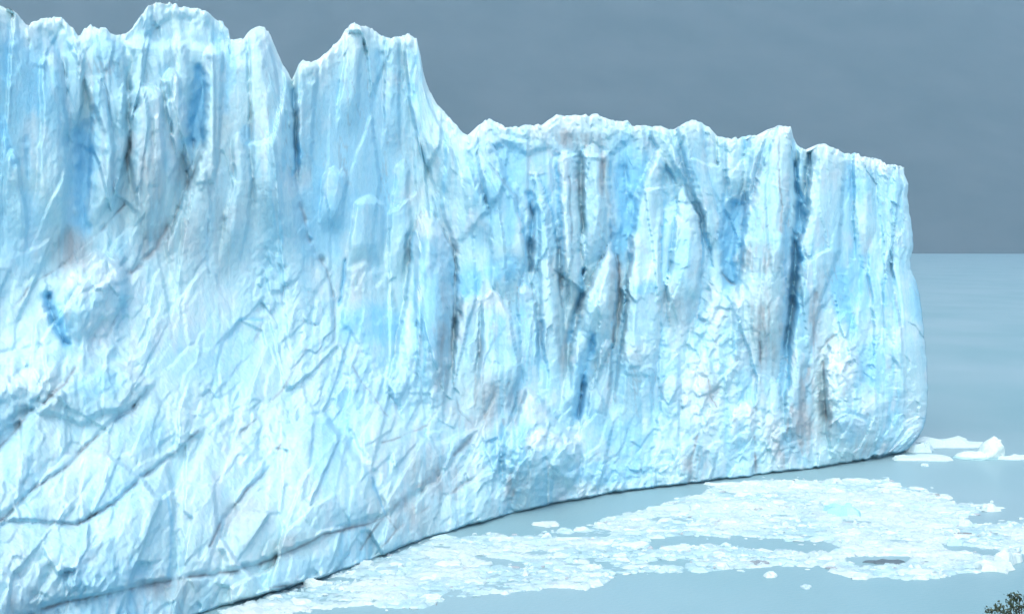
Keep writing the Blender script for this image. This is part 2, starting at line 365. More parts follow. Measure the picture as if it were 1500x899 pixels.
# soft patches of clear blue ice (x, y, rx, ry, angle, amount)
BLUES = [(125,240,24,62,0,.95),(288,165,15,52,5,1),(336,120,9,48,0,.5),(18,85,26,42,0,.55),(45,120,32,62,0,.45),(5,190,12,34,-15,.8),
 (360,195,10,16,0,.7),(535,215,95,130,0,.5),(548,90,16,22,0,.5),(600,135,13,22,0,.6),(553,140,7,60,0,.5),(435,225,9,24,0,.7),(470,320,40,70,0,.5),
 (545,475,62,34,0,.75),(520,490,30,18,0,.5),(690,415,25,34,0,.9),(740,395,40,22,-10,.75),(745,235,24,42,0,.5),(690,250,7,40,-15,.5),(770,440,12,60,0,.5),
 (918,280,20,95,0,.9),(912,345,15,36,0,1),(740,300,30,60,0,.35),(870,330,24,70,0,.35),(1008,250,22,34,0,.4),(1000,375,22,40,0,.5),(1070,350,18,62,0,.9),
 (1250,275,20,28,-20,.75),(1312,285,16,46,0,.45),(1168,360,9,130,3,.9),(1236,430,22,52,-10,.95),(1262,410,22,60,0,.5),(1275,530,26,44,0,.5),(1340,440,12,36,0,.5),
 (944,426,20,14,0,.7),(940,460,30,40,0,.3),(850,560,12,60,10,.7),(86,470,14,36,-20,.9),(150,560,54,18,-10,.5),(210,640,44,30,-20,.4),(560,560,80,60,0,.35),
 (640,430,30,100,0,.35),(700,520,28,50,0,.3),(880,690,60,16,0,.5),(920,640,40,30,0,.4),(30,340,40,80,0,.45),(110,280,12,50,0,.4),(330,340,80,120,0,.15),
 (480,650,60,60,0,.25),(180,720,60,40,0,.3),(300,520,90,50,0,.3),(160,840,70,26,0,.25),(450,830,80,18,-15,.3),(1010,600,20,60,0,.15),(980,560,40,60,0,.3),(1250,620,30,26,0,.4),
 (1225,330,40,60,0,.25),(800,350,20,60,0,.35),(1130,300,30,80,0,.25),(960,310,20,60,0,.2),(1080,660,40,20,0,.25)]
DIRTS = [(830,205,20,14,30,.55),(866,207,18,16,30,.6),(880,250,8,42,0,.5),(185,300,16,60,15,.25),(105,365,36,34,-40,.5),(225,350,24,46,30,.45),(1110,378,32,26,0,.6),
 (1120,480,26,70,0,.45),(1195,480,16,60,0,.45),(1185,600,36,70,0,.55),(1150,650,30,46,0,.4),(1020,680,30,26,0,.4),(700,600,46,50,30,.4),(730,580,30,30,0,.4),
 (640,690,60,50,40,.35),(590,750,60,34,20,.35),(755,715,20,30,20,.35),(600,260,26,80,0,.12),(340,260,60,120,0,.25),(215,280,30,110,0,.3),(300,360,80,80,0,.2),
 (900,430,10,60,0,.5),(880,560,20,50,0,.2),(700,540,14,60,0,.35),(650,500,12,110,0,.4),(360,760,40,50,20,.2),(420,800,60,20,-15,.25),(250,860,60,20,0,.35),
 (60,880,90,30,-10,.25),(50,590,50,30,-40,.25),(520,420,34,40,0,.25),(830,470,20,120,0,.25),(860,300,30,80,0,.15),(1040,570,16,34,0,.3),(1290,660,60,16,0,.25),(985,450,20,40,0,.25)]
WHITES = [(130,405,56,34,-10,.8),(150,480,24,50,15,.7),(1020,580,34,66,-15,.95),(1050,450,24,34,0,.8),(1230,530,30,40,0,.7),(790,600,30,30,30,.6),(840,640,18,24,0,.6),
 (624,334,22,18,0,1.0),(893,378,10,16,0,.7),(1232,510,26,18,20,.8),(776,582,16,22,10,.8),(745,200,40,14,0,.5),(940,520,36,18,10,.6),(40,560,60,20,0,.6),(180,545,50,12,20,.5),(440,690,24,60,0,.6),(320,820,60,20,0,.3),(100,730,30,24,-40,.4),(20,830,50,30,0,.4),
 (120,830,40,18,0,.4),(530,560,60,30,20,.35),(780,185,110,22,0,.6),(960,250,14,40,10,.5),(1290,240,50,12,10,.6),(500,60,60,30,-30,.5),(920,700,40,12,0,.5),(1340,600,20,50,0,.5),(1120,620,40,24,0,.4),(880,710,60,12,-8,.5)]

# upright pillars and fins (centre x, y, half width in pixels, from the top down)
PILLARS = [
 [(712,220,14),(735,290,22),(745,370,24),(742,430,20)], [(785,265,5),(797,310,9),(803,360,12),(804,420,15),(812,500,16),(820,570,15)],
 [(830,235,12),(835,300,14),(838,360,12),(843,430,11),(836,480,8)], [(866,225,15),(872,300,16),(868,350,17),(861,410,10)], [(885,235,7),(891,300,5)],
 [(966,228,7),(956,270,15),(948,330,21),(944,400,24),(940,480,27),(930,560,28),(922,640,26)], [(1000,285,7),(1008,320,17),(1006,370,22),(1000,430,24),(1000,480,20)],
 [(1010,185,18),(1022,250,15),(1036,295,12),(1047,345,10),(1050,392,6)], [(965,190,14),(985,240,12),(1000,270,8)], [(1075,205,12),(1078,250,14),(1072,290,9)], [(1108,205,12),(1098,250,10),(1092,290,6)],
 [(1150,188,9),(1140,230,18),(1128,290,27),(1118,350,33),(1114,410,34),(1110,480,35),(1104,560,32)], [(1175,220,7),(1174,280,5)],
 [(1212,214,22),(1208,300,26),(1200,370,28),(1184,440,20),(1172,500,16),(1164,560,9)], [(1262,228,12),(1268,300,16),(1268,380,14)],
 [(1292,236,16),(1290,320,18),(1288,400,17),(1302,480,22),(1302,560,24),(1296,620,20)], [(1316,262,14),(1322,350,18),(1324,400,20),(1334,470,28),(1336,560,30),(1330,620,28)],
 [(893,368,6),(888,400,16),(880,440,22),(874,485,22)], [(846,515,7),(839,560,12),(835,610,13)], [(889,512,9),(880,560,13),(871,625,15)],
 [(720,440,16),(735,480,28),(732,540,32),(715,600,28)], [(770,430,12),(774,500,13),(776,560,10)], [(685,260,10),(700,310,16),(710,350,16)], [(690,440,14),(684,520,18),(680,590,16)],
 [(624,320,8),(632,350,20),(636,400,25),(633,460,23),(630,520,21),(626,590,18)], [(75,95,16),(80,180,19),(78,260,20),(70,345,26)], [(18,235,10),(24,320,16),(20,380,14)], [(110,88,13),(108,150,12),(103,200,7)],
 [(142,130,12),(150,220,17),(147,290,15),(130,335,9)], [(160,66,20),(170,130,15),(174,200,10)], [(214,140,24),(216,230,25),(220,300,18),(205,360,14)], [(250,115,13),(262,180,13),(270,240,8)],
 [(312,80,13),(312,150,13),(306,230,14),(290,290,14)], [(350,210,9),(356,260,13),(345,330,18),(335,390,16)], [(378,55,15),(387,130,21),(394,200,25),(400,280,30),(408,360,36)], [(450,100,15),(448,180,11),(446,260,8)],
 [(520,45,12),(514,120,13),(508,190,16)], [(576,62,9),(573,150,11),(574,220,14)], [(602,62,9),(613,150,14),(640,220,22),(662,290,22)], [(415,150,9),(420,230,11),(424,290,8)],
 [(1170,520,8),(1160,600,12),(1165,660,12)], [(1090,600,16),(1086,660,18)], [(1240,620,30),(1240,670,24)], [(795,640,26),(800,700,26)], [(985,560,12),(975,640,18),(970,700,18)],
 [(540,300,22),(535,380,26)], [(490,260,16),(484,330,20)], [(590,250,10),(586,330,14),(575,400,14)]]
# clean split faces without much relief (x, y, rx, ry)
CLEAN = [(530,260,100,150),(1245,320,60,100),(30,330,40,80),(350,380,70,110),(715,350,60,60),(230,700,40,40),(640,430,26,90),(1120,310,30,70),(460,660,50,50),(190,640,70,40),(745,480,34,60),
 (85,220,24,90),(945,320,22,70),(1245,630,40,40),(300,540,90,50),(370,740,50,40),(60,800,60,40),(630,640,50,30)]
# heaps of shattered ice lodged on ledges (x, y, rx, ry)
RUBBLE = [(135,410,70,46),(150,500,40,50),(40,560,90,40),(180,545,60,20),(1040,560,60,110),(1050,450,40,40),(1235,560,50,80),(880,700,90,36),(800,640,60,60),(940,520,40,30),
 (440,480,60,60),(500,560,80,60),(1120,640,60,50),(960,690,60,30),(60,850,110,50),(330,620,120,60),(720,680,60,50),(480,850,60,20),(400,420,40,60),(1340,620,30,50),(540,410,40,20)]

def build_glacier():
    step = 1.5
    xs = np.arange(-60, 1362, step); NC = len(xs); NR = 470
    sx, sy = np.array(SKY, float).T; bx, by = np.array(BASE, float).T; ey, ex = np.array(EDGE, float).T
    ytop = np.interp(xs, sx, sy) + 2.0 * fbm(xs / 8, xs * 0, 71, 4) + 4.5 * (hash2(np.floor(xs / 7 + 1.5 * vnoise(xs / 20, xs * 0, 77)), xs * 0, 78) - .5) * np.abs(vnoise(xs / 30, xs * 0, 79)) + 1.5 * (hash2(np.floor(xs / 3.2), xs * 0, 80) - .5); ybot = np.interp(xs, bx, by) + 2.0 * fbm(xs / 14, xs * 0, 75, 4)
    t = np.linspace(0, 1, NR)[:, None]
    PY = ytop[None] + t * (ybot - ytop)[None]
    PX = np.repeat(xs[None], NR, 0)
    # last stretch follows the outline of the snout
    e = np.interp(PY, ey, ex) + 1.2 * fbm(PY / 12, PY * 0, 73, 3)
    a = np.clip((PX - 1240) / (1361 - 1240), 0, 1); PX = np.where(a > 0, 1240 + a * (e - 1240), PX)
    # real size coordinates along and up the front
    yb = CH * F / (np.interp(PX, bx, by) - H0)
    xb = (xs - CX) / F * (CH * F / (ybot - H0)); dcol = np.hypot(np.diff(xb), np.diff(CH * F / (ybot - H0)))
    s = np.concatenate([[0], np.cumsum(dcol)]); S = np.repeat(s[None], NR, 0)
    Z = CH - (PY - H0) / F * yb
    # the ice leans back above a slumped foot, most on the left
    wl = 1 - sstep(560, 820, PX)
    up = np.clip(Z / 60, 0, 1)
    lean = wl * (24 * sstep(0, .62, up) + 5 * up) + (1 - wl) * (7 * sstep(0, .5, up) + 2 * up)
    D = yb + lean
    # broken relief
    wx = PX + 5 * fbm(PX / 22, PY / 30, 21, 3) + 2.2 * fbm(PX / 6, PY / 9, 22, 2)
    wy = PY + 5 * fbm(PX / 30, PY / 22, 23, 3) + 2.2 * fbm(PX / 9, PY / 6, 24, 2)
    A = wl * sstep(330, 520, PY + .35 * (300 - PX).clip(-400, 300)) + (1 - wl) * sstep(570, 660, PY) * .8   # rubble and slabs zone
    su = S + 1.2 * fbm(S / 6, Z / 9, 41, 3); zu = Z + 1.5 * fbm(S / 5, Z / 6, 43, 3)
    cw, cz = S + .16 * fbm(S / 2.5, Z / 4, 141, 3), Z + .3 * fbm(S / 3, Z / 4, 143, 3)
    c1, e1 = cells(cw, cz, 6.5, 20.0, .04, 101); c2, _ = cells(cw, cz, 2.8, 6.5, -.08, 102, 1.0); c3, _ = cells(cw, cz, 1.3, 2.4, .12, 104)
    clp = np.clip(.55 + 1.3 * fbm(S / 11, Z / 13, 145, 3), .1, 1)          # some walls are smooth, others shattered
    flat = np.zeros(PX.shape)
    for x, y, rx, ry in CLEAN: flat = np.maximum(flat, 1 - sstep(.6, 1.2, np.hypot((wx - x) / rx, (wy - y) / ry) + .2 * fbm(S / 4, Z / 4, 133, 2)))
    clp = clp * (1 - .8 * flat)
    vert = (1.0 - .4 * flat) * c1 + .75 * c2 * clp + .26 * c3 * clp + .06 * fbm(S / .9, Z / 2.5, 47, 4)
    vx, vy = PX + .45 * (wx - PX), PY + .45 * (wy - PY)
    pil = np.zeros(PX.shape); cov = np.full(PX.shape, -9.0); caps = np.zeros(PX.shape)
    for n_, P in enumerate(PILLARS):
        y0, y1 = P[0][1], P[-1][1]; ys_ = [q[1] for q in P]; r_ = hash2(np.array([n_]), np.array([7]), 5, 3)
        hw_ = np.interp(vy, ys_, [q[2] for q in P]) * sstep(y0 - 16, y0 + 2, vy) ** .6
        cx_ = np.interp(vy, ys_, [q[0] for q in P]); k = np.abs(vx + 1.6 * c3 + 1.6 * c2 - cx_) / (hw_ + .01); mpx = yb / F
        side = (vx - cx_) / (hw_ + .01); m_ = float(r_[1] - .5)
        # a broken prism: two or three plane sides meeting at a ridge, standing off by its own step
        prism = np.minimum(1.0 - .55 * (side - m_), 1.0 + .9 * (side - m_)); prism = np.minimum(prism, 1.0)
        h = (.5 + .9 * float(r_[0])) + hw_ * mpx * (.35 + .95 * prism)
        foot = 1 - sstep(y1 - .35 * (y1 - y0), y1 + 14, vy); h = h * foot
        edge = sstep(1.08, .84, k) * (vy > y0 - 14)
        pil = np.maximum(pil, h * edge); cov = np.maximum(cov, np.where(edge > .3, foot, -np.clip((k - 1) * hw_ / 14, 0, 2) - (vy > y1) - (vy < y0 - 10)))
        if y0 > 300: caps = np.maximum(caps, edge * (1 - sstep(y0 + 4, y0 + 26, vy)))
    vert = vert + pil * (1 - .25 * flat)
    gap = np.clip(1 + cov, 0, 1) * (cov < 0) * (PX > 690) * (1 - A)                # clefts between neighbouring pillars
    gap = gap * sstep(1300, 1270, PX) * np.clip(.7 + .8 * fbm(S / 5, Z / 9, 161, 3), 0, 1); vert -= .5 * gap
    d1, _ = cells(cw, cz, 9.0, 14.0, -.75, 111, .9); d2, g2 = cells(cw, cz, 4.2, 6.5, -.7, 112, 1.15); d3, _ = cells(cw, cz, 1.9, 2.4, -.3, 113, 1.1); d4, _ = cells(cw, cz, .8, .8, .3, 114)
    slab = 1.15 * d1 + .78 * d2 + (.40 * d3 + .14 * d4) * (.3 + .7 * clp) + .06 * fbm(S / 1.0, Z / 1.0, 49, 4)
    rel = vert * (1 - A) + (slab + .0 * vert) * A
    rel += 1.2 * fbm(S / 14, Z / 18, 51, 3)
    lab = np.zeros(PX.shape, int)
    rub = np.zeros(PX.shape)
    for x, y, rx, ry in RUBBLE: rub = np.maximum(rub, 1 - sstep(.5, 1.2, np.hypot((wx - x) / rx, (wy - y) / ry) + .35 * fbm(S / 4, Z / 4, 131, 3)))
    r1, _ = cells(cw, cz, 2.2, 1.9, .3, 121, 1.2); r2, _ = cells(cw, cz, 1.0, .9, -.2, 122)
    rel += rub * (.6 * r1 + .32 * r2)
    for k, (nm, P, off, ed) in enumerate(BLOCKS):
        sdist = poly_sd(wx, wy, P)
        ys = [q[1] for q in P]; y1, hh = max(ys), max(ys) - min(ys)
        if nm in ('ice_tower', 'ice_pinnacle', 'ice_boulder'): off = off * sstep(y1, y1 - .55 * hh, wy)
        off = off * (1.5 if nm == 'ice_slab' else 1.5); rel = rel + off * sstep(-ed * .4, ed * .8, sdist) * .65 + off * .35 * sstep(0, ed * 5, sdist)
        lab = np.where(sdist > -ed * .3, k + 1, lab)
    blue = np.zeros(PX.shape); dirt = np.zeros(PX.shape); white = np.zeros(PX.shape); line = np.zeros(PX.shape)
    streak = fbm(su / .8, zu / 9, 61, 4); mott = fbm(su / 2.2, zu / 3.0, 63, 5)
    for P, hw, dep, di, bl in CRACKS:
        if hw < 4: hw *= .72
        brk = np.clip(.75 + .9 * vnoise(PX / 26, PY / 26, 67) + .4 * vnoise(PX / 8, PY / 8, 68), .2, 1.1) if hw < 7 else 1.0
        d = line_d(vx, vy, P); wob = hw * (1 + .5 * vnoise(PX / 14, PY / 14, 65))
        g = np.exp(-(d / wob) ** 2) * brk; rel -= dep * (.40 - .16 * A) * g; di = di * brk
        dirt = np.maximum(dirt, di * np.exp(-(d / (wob * .8)) ** 2)); dirt = np.maximum(dirt, .35 * di * np.exp(-(d / (wob * 2.6)) ** 2))
        line = np.maximum(line, np.clip(di, 0, 1) * np.exp(-(d / 1.5) ** 2)) if hw < 3 else line
        blue = np.maximum(blue, bl * np.exp(-(d / (wob * 1.3)) ** 2))
    def spots(L, warp=1.0):
        out = np.zeros(PX.shape)
        for x, y, rx, ry, an, am in L:
            c, q = math.cos(math.radians(an)), math.sin(math.radians(an))
            dx, dy = wx + 6 * mott - x, wy + 8 * mott - y
            u, v = (dx * c + dy * q) / rx, (-dx * q + dy * c) / ry
            r = np.sqrt(u * u + v * v) + .28 * mott + .16 * streak
            out = np.maximum(out, am * (1 - sstep(.45, 1.25, r)))
        return out
    blue = np.maximum(blue, spots(BLUES)); dirt = np.maximum(dirt, spots(DIRTS) * (.55 + .9 * np.clip(streak * .8 + mott + .3, 0, 1))); white = np.maximum(spots(WHITES), caps * .9); blue = np.maximum(blue, .7 * gap)
    # crest: rounded back, white weathered crust
    top = (PY - ytop[None]); rel -= .9 * np.exp(-top / 3.5); rel += (.55 * cells(S, Z, 1.1, 1.0, .3, 171, 1.2)[0] + .35 * c3) * np.exp(-top / 22)
    ht = Z - 1.0
    notch = sstep(3.6, 1.2, ybot[None] - PY + 1.2 * vnoise(S / 1.5, S * 0, 66)); rel -= 2.4 * notch * (1 - .0 * wl)
    ed = np.clip((PX - (e - 11)) / 11, 0, 1); rel -= 4 * (1 - np.sqrt(np.clip(1 - ed ** 2, 0, 1)))
    for _ in range(1):
        r0 = np.pad(rel, 1, mode='edge'); rel = (r0[1:-1, :-2] + 2 * rel + r0[1:-1, 2:]) / 4
        r0 = np.pad(rel, 1, mode='edge'); rel = (r0[:-2, 1:-1] + 2 * rel + r0[2:, 1:-1]) / 4
    D = D - rel
    Y = D; X = (PX - CX) / F * Y; ZZ = CH - (PY - H0) / F * Y
    # colour of the ice itself
    lerp = lambda a, b, k: a * (1 - k[..., None]) + np.array(b) * k[..., None]
    C = np.zeros(PX.shape + (3,)) + np.array((.62, .83, .87))
    q1 = cell_id(cw, cz, 6.5, 22.0, .04, 101) * (1 - A) + cell_id(cw, cz, 4.6, 7.5, -.7, 112) * A
    q2 = cell_id(cw, cz, 3.0, 7.5, -.06, 102) * (1 - A) + cell_id(cw, cz, 2.0, 2.8, -.3, 113) * A
    q3 = cell_id(cw, cz, 1.3, 2.6, .1, 104)
    C = lerp(C, (.37, .67, .81), np.clip(.36 + 1.0 * fbm(S / 9, Z / 16, 81, 4) + .55 * (q1 - .5) + .45 * (q2 - .5) + .2 * (q3 - .5), 0, 1) * .95)
    C = lerp(C, (.72, .77, .81), np.clip(mott * 1.3 + .6 * (q2 - .55) + .5 * streak, 0, 1) * .65)
    C = lerp(C, (.80, .94, .95), np.clip(.15 + streak * 1.1 + .6 * (q3 - .5), 0, 1) * .5)
    C = lerp(C, (.76, .89, .88), np.clip(1.0 + .5 * mott - top / (26 + 16 * vnoise(S / 3, S * 0, 83)), 0, 1) * .85)
    C = lerp(C, (.80, .86, .87), white * np.clip(.75 + mott + .3 * (q3 - .5), 0, 1))
    C = lerp(C, (.32, .69, .90), np.clip(1.15 * blue * (1 + .4 * streak + .3 * (q3 - .5)), 0, 1) * .85)
    C = lerp(C, (.20, .55, .76), np.clip(blue - .82, 0, .2) * 1.8)
    vein = np.exp(-(fbm(S / 2.6 + .25 * Z / 3, Z / 11, 151, 4) / .022) ** 2) * np.clip(fbm(S / 9, Z / 9, 153, 3) * 1.6 + .25, 0, 1) * (1 - A)
    vein = np.maximum(vein, np.exp(-(fbm((S - Z * .8) / 5, (S + Z) / 16, 155, 4) / .018) ** 2) * np.clip(fbm(S / 9, Z / 9, 157, 3) * 1.6 + .1, 0, 1) * A)
    vein = vein * np.clip((top - 20) / 30, 0, 1)
    dirt = np.maximum(dirt, .42 * vein)
    dirt = dirt + spots(DIRTS) * np.clip(fbm(S / .9, Z / 6, 159, 4) * 2.2, 0, 1) * .8
    C = lerp(C, (.38, .36, .37), np.clip(dirt * 1.2, 0, 1) * .72); C = lerp(C, (.24, .25, .28), np.clip(line, 0, 1) * .7)
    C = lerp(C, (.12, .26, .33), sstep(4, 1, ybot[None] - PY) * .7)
    C = C * np.array((.745, .845, .89))
    # ---- whole surface: front, the top running back, the end of the snout running back
    def extend_rows(M): return M
    back = [(1.5, -.3), (4, -.6), (9, -1.5), (20, -2), (45, -4), (110, -6)]
    tx, ty, tz, tc = [], [], [], []
    for dy, dz in reversed(back):
        rough = 1.2 * min(dy, 12) / 12 * fbm(S[0] / 5, S[0] * 0 + dy * .37, 91, 3)
        yy = Y[0] + dy; tx.append(X[0] - dy * .28); ty.append(yy); tz.append(ZZ[0] + dz + np.minimum(rough, 0.2)); tc.append(np.zeros((NC, 3)) + (.8, .92, .94))
    bxr, byr, bzr, bcr = [X[-1]], [Y[-1] + 1.2], [ZZ[-1] * 0 - .6], [C[-1]]
    bxr.append(X[-1]); byr.append(Y[-1] + 1.0); bzr.append(ZZ[-1] * 0 - 4); bcr.append(C[-1])
    X = np.vstack([tx, X, bxr]); Y = np.vstack([ty, Y, byr]); ZZ = np.vstack([tz, ZZ, bzr])
    C = np.concatenate([np.array(tc), C, np.array(bcr)], 0)
    nt_ = len(back); lab = np.vstack([np.full((nt_, NC), -1), lab, lab[-1:], lab[-1:]])
    for dy in (3, 8, 20, 50, 110):
        X = np.hstack([X, (X[:, NC - 1] - .42 * dy - X[:, NC - 1] * 0)[:, None]]); Y = np.hstack([Y, (Y[:, NC - 1] + dy)[:, None]])
        z_ = ZZ[:, NC - 1] - (ZZ[:, NC - 1] > 3) * min(dy * .05, 2); ZZ = np.hstack([ZZ, z_[:, None]]); C = np.concatenate([C, C[:, NC - 1:NC]], 1)
        lab = np.hstack([lab, lab[:, NC - 1:NC]])
    P = np.stack([X, Y, ZZ], -1); R, K = X.shape
    du = np.gradient(P, axis=1); dv = np.gradient(P, axis=0)
    Nn = np.cross(dv, du); Nn /= np.linalg.norm(Nn, axis=-1, keepdims=True) + 1e-9
    idx = np.arange(R * K).reshape(R, K)
    Q = np.stack([idx[:-1, :-1], idx[1:, :-1], idx[1:, 1:], idx[:-1, 1:]], -1).reshape(-1, 4)
    ql = lab[:-1, :-1].reshape(-1)
    Pf = P.reshape(-1, 3); Cf = C.reshape(-1, 3); Nf = Nn.reshape(-1, 3)
    base = Vector((20.0, 190.0, 0.0))
    root = link('glacier', None, loc=base)
    tag(root, 'towering pale blue glacier front of broken ice towers standing in the lake', 'glacier')
    names = {-1: 'ice_plateau', 0: 'ice_wall'}
    for k in range(-1, len(BLOCKS) + 1):
        sel = Q[ql == k]
        if len(sel) < 4: continue
        used = np.unique(sel); remap = np.zeros(R * K, int); remap[used] = np.arange(len(used))
        nm = names.get(k) or BLOCKS[k - 1][0]
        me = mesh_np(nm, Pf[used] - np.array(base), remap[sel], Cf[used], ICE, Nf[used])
        link(nm, me, root)
    return P
build_glacier()

# ------------------------------------------------------------------ drifting ice on the lake
def chunk(name, rng, rx, ry, h, n=9, lump=0.0, mat=None):
    """a low floe: broken outline, bevelled rim, uneven top, keel under water"""
    ang = [(i + rng.uniform(-.3, .3)) / n * 2 * math.pi for i in range(n)]
    rad = [rng.uniform(.55, 1.18) for _ in range(n)]
    V = []; Fc = []
    for lv, (k, z) in enumerate(((.9, -.25 * h - .1), (1.02, .05), (.90, .75), (.60, 1.0))):
        for i in range(n):
            zz = z * h if z > 0 else z
            if lv >= 2: zz *= rng.uniform(.5, 1.5)
            V.append((rx * rad[i] * k * math.cos(ang[i]), ry * rad[i] * k * math.sin(ang[i]), zz))
    V.append((0, 0, h * (1.0 + lump)))
    for lv in range(3):
        for i in range(n):
            j = (i + 1) % n; Fc.append((lv * n + i, lv * n + j, (lv + 1) * n + j, (lv + 1) * n + i))
    for i in range(n): Fc.append((3 * n + i, 3 * n + (i + 1) % n, 4 * n))
    me = bpy.data.meshes.new(name); me.from_pydata(V, [], Fc); me.update(); me.materials.append(mat or FLOE)
    return me
PACK = [(300,905),(400,868),(455,852),(520,831),(600,800),(640,788),(700,783),(760,784),(800,780),(860,772),(880,760),(950,746),(1000,727),(1025,722),(1060,711),(1110,703),(1180,701),(1230,704),(1300,703),(1350,716),(1375,721),(1400,735),(1470,741),(1480,752),(1560,758),(1560,806),(1490,812),(1488,828),(1440,840),(1380,846),(1310,850),(1250,846),(1200,832),(1160,830),(1120,832),(1040,838),(960,838),(900,842),(888,856),(860,862),(800,862),(740,870),(670,876),(620,890),(580,893),(540,886),(480,893),(420,899),(380,915)]
LEADS = [[(950,790),(1040,786),(1110,790),(1215,796),(1235,806),(1180,810),(1120,802),(1040,798),(960,800)],[(1420,770),(1475,764),(1510,756),(1540,750),(1540,744),(1470,748),(1400,762)],
         [(700,812),(760,824),(765,830),(715,828)],[(1225,818),(1330,814),(1330,824),(1260,828)],[(950,818),(1010,822),(1000,828),(955,826)],[(1380,800),(1470,806),(1470,812),(1400,808)]]
def pack_mask(px, py):
    wx = px + 10 * fbm(px / 40, py / 9, 201, 3); wy = py + 4.5 * fbm(px / 34, py / 8, 203, 3)
    m = poly_sd(wx, wy * 1.0, PACK)
    for L in LEADS: m = np.minimum(m, -poly_sd(wx, wy, L) - .5)
    return m
def to_px(x, y): return CX + F * x / y, H0 + F * CH / y

def brash_sheet():
    step = .32; gx = np.arange(-34, 96, step); gy = np.arange(134, 222, step); X, Y = np.meshgrid(gx, gy)
    px, py = to_px(X, Y); m = pack_mask(px, py)
    c1, e1 = cells(X, Y, 1.6, 1.5, .2, 211); c2, e2 = cells(X, Y, .75, .7, -.3, 212)
    n = fbm(X / 7, Y / 9, 213, 4)
    Z = .24 + .16 * c1 + .10 * c2 - .20 * (e1 < .10) - .12 * (e2 < .10) + .16 * n
    Z = np.where(m < 2.0, Z - .14 * (2.5 - m), Z)
    Z += np.clip(.6 * vnoise(X / 3, Y / 3, 215) - .3, 0, 1) * .5 - 1.1 * np.clip(fbm(X / 9, Y / 3.2, 219, 4) - .30, 0, 1)
    V = np.stack([X, Y, Z], -1); R, K = X.shape; idx = np.arange(R * K).reshape(R, K)
    keep = (np.maximum(np.maximum(Z[:-1, :-1], Z[1:, 1:]), np.maximum(Z[:-1, 1:], Z[1:, :-1])) > 0) & (m[:-1, :-1] > -2)
    Q = np.stack([idx[:-1, :-1], idx[:-1, 1:], idx[1:, 1:], idx[1:, :-1]], -1)[keep]
    used = np.unique(Q); rm = np.zeros(R * K, int); rm[used] = np.arange(len(used))
    k = np.clip(.5 + 1.3 * n + .5 * (hash2(np.floor(X / 1.1), np.floor(Y / 1.1), 216) - .5), 0, 1)[..., None]
    C = np.array((.56, .69, .71)) * k + np.array((.38, .58, .64)) * (1 - k)
    d = np.clip(fbm(X / 2.2, Y / 1.2, 218, 4) * 2.6 - 1.0, 0, 1)[..., None]; C = C * (1 - d * .6) + np.array((.30, .34, .36)) * d * .6
    o = link('brash_ice', mesh_np('brash_ice', V.reshape(-1, 3)[used], rm[Q], C.reshape(-1, 3)[used], BRASH))
    tag(o, 'packed field of fine brash ice drifting below the glacier', 'brash ice', kind='stuff')
brash_sheet()

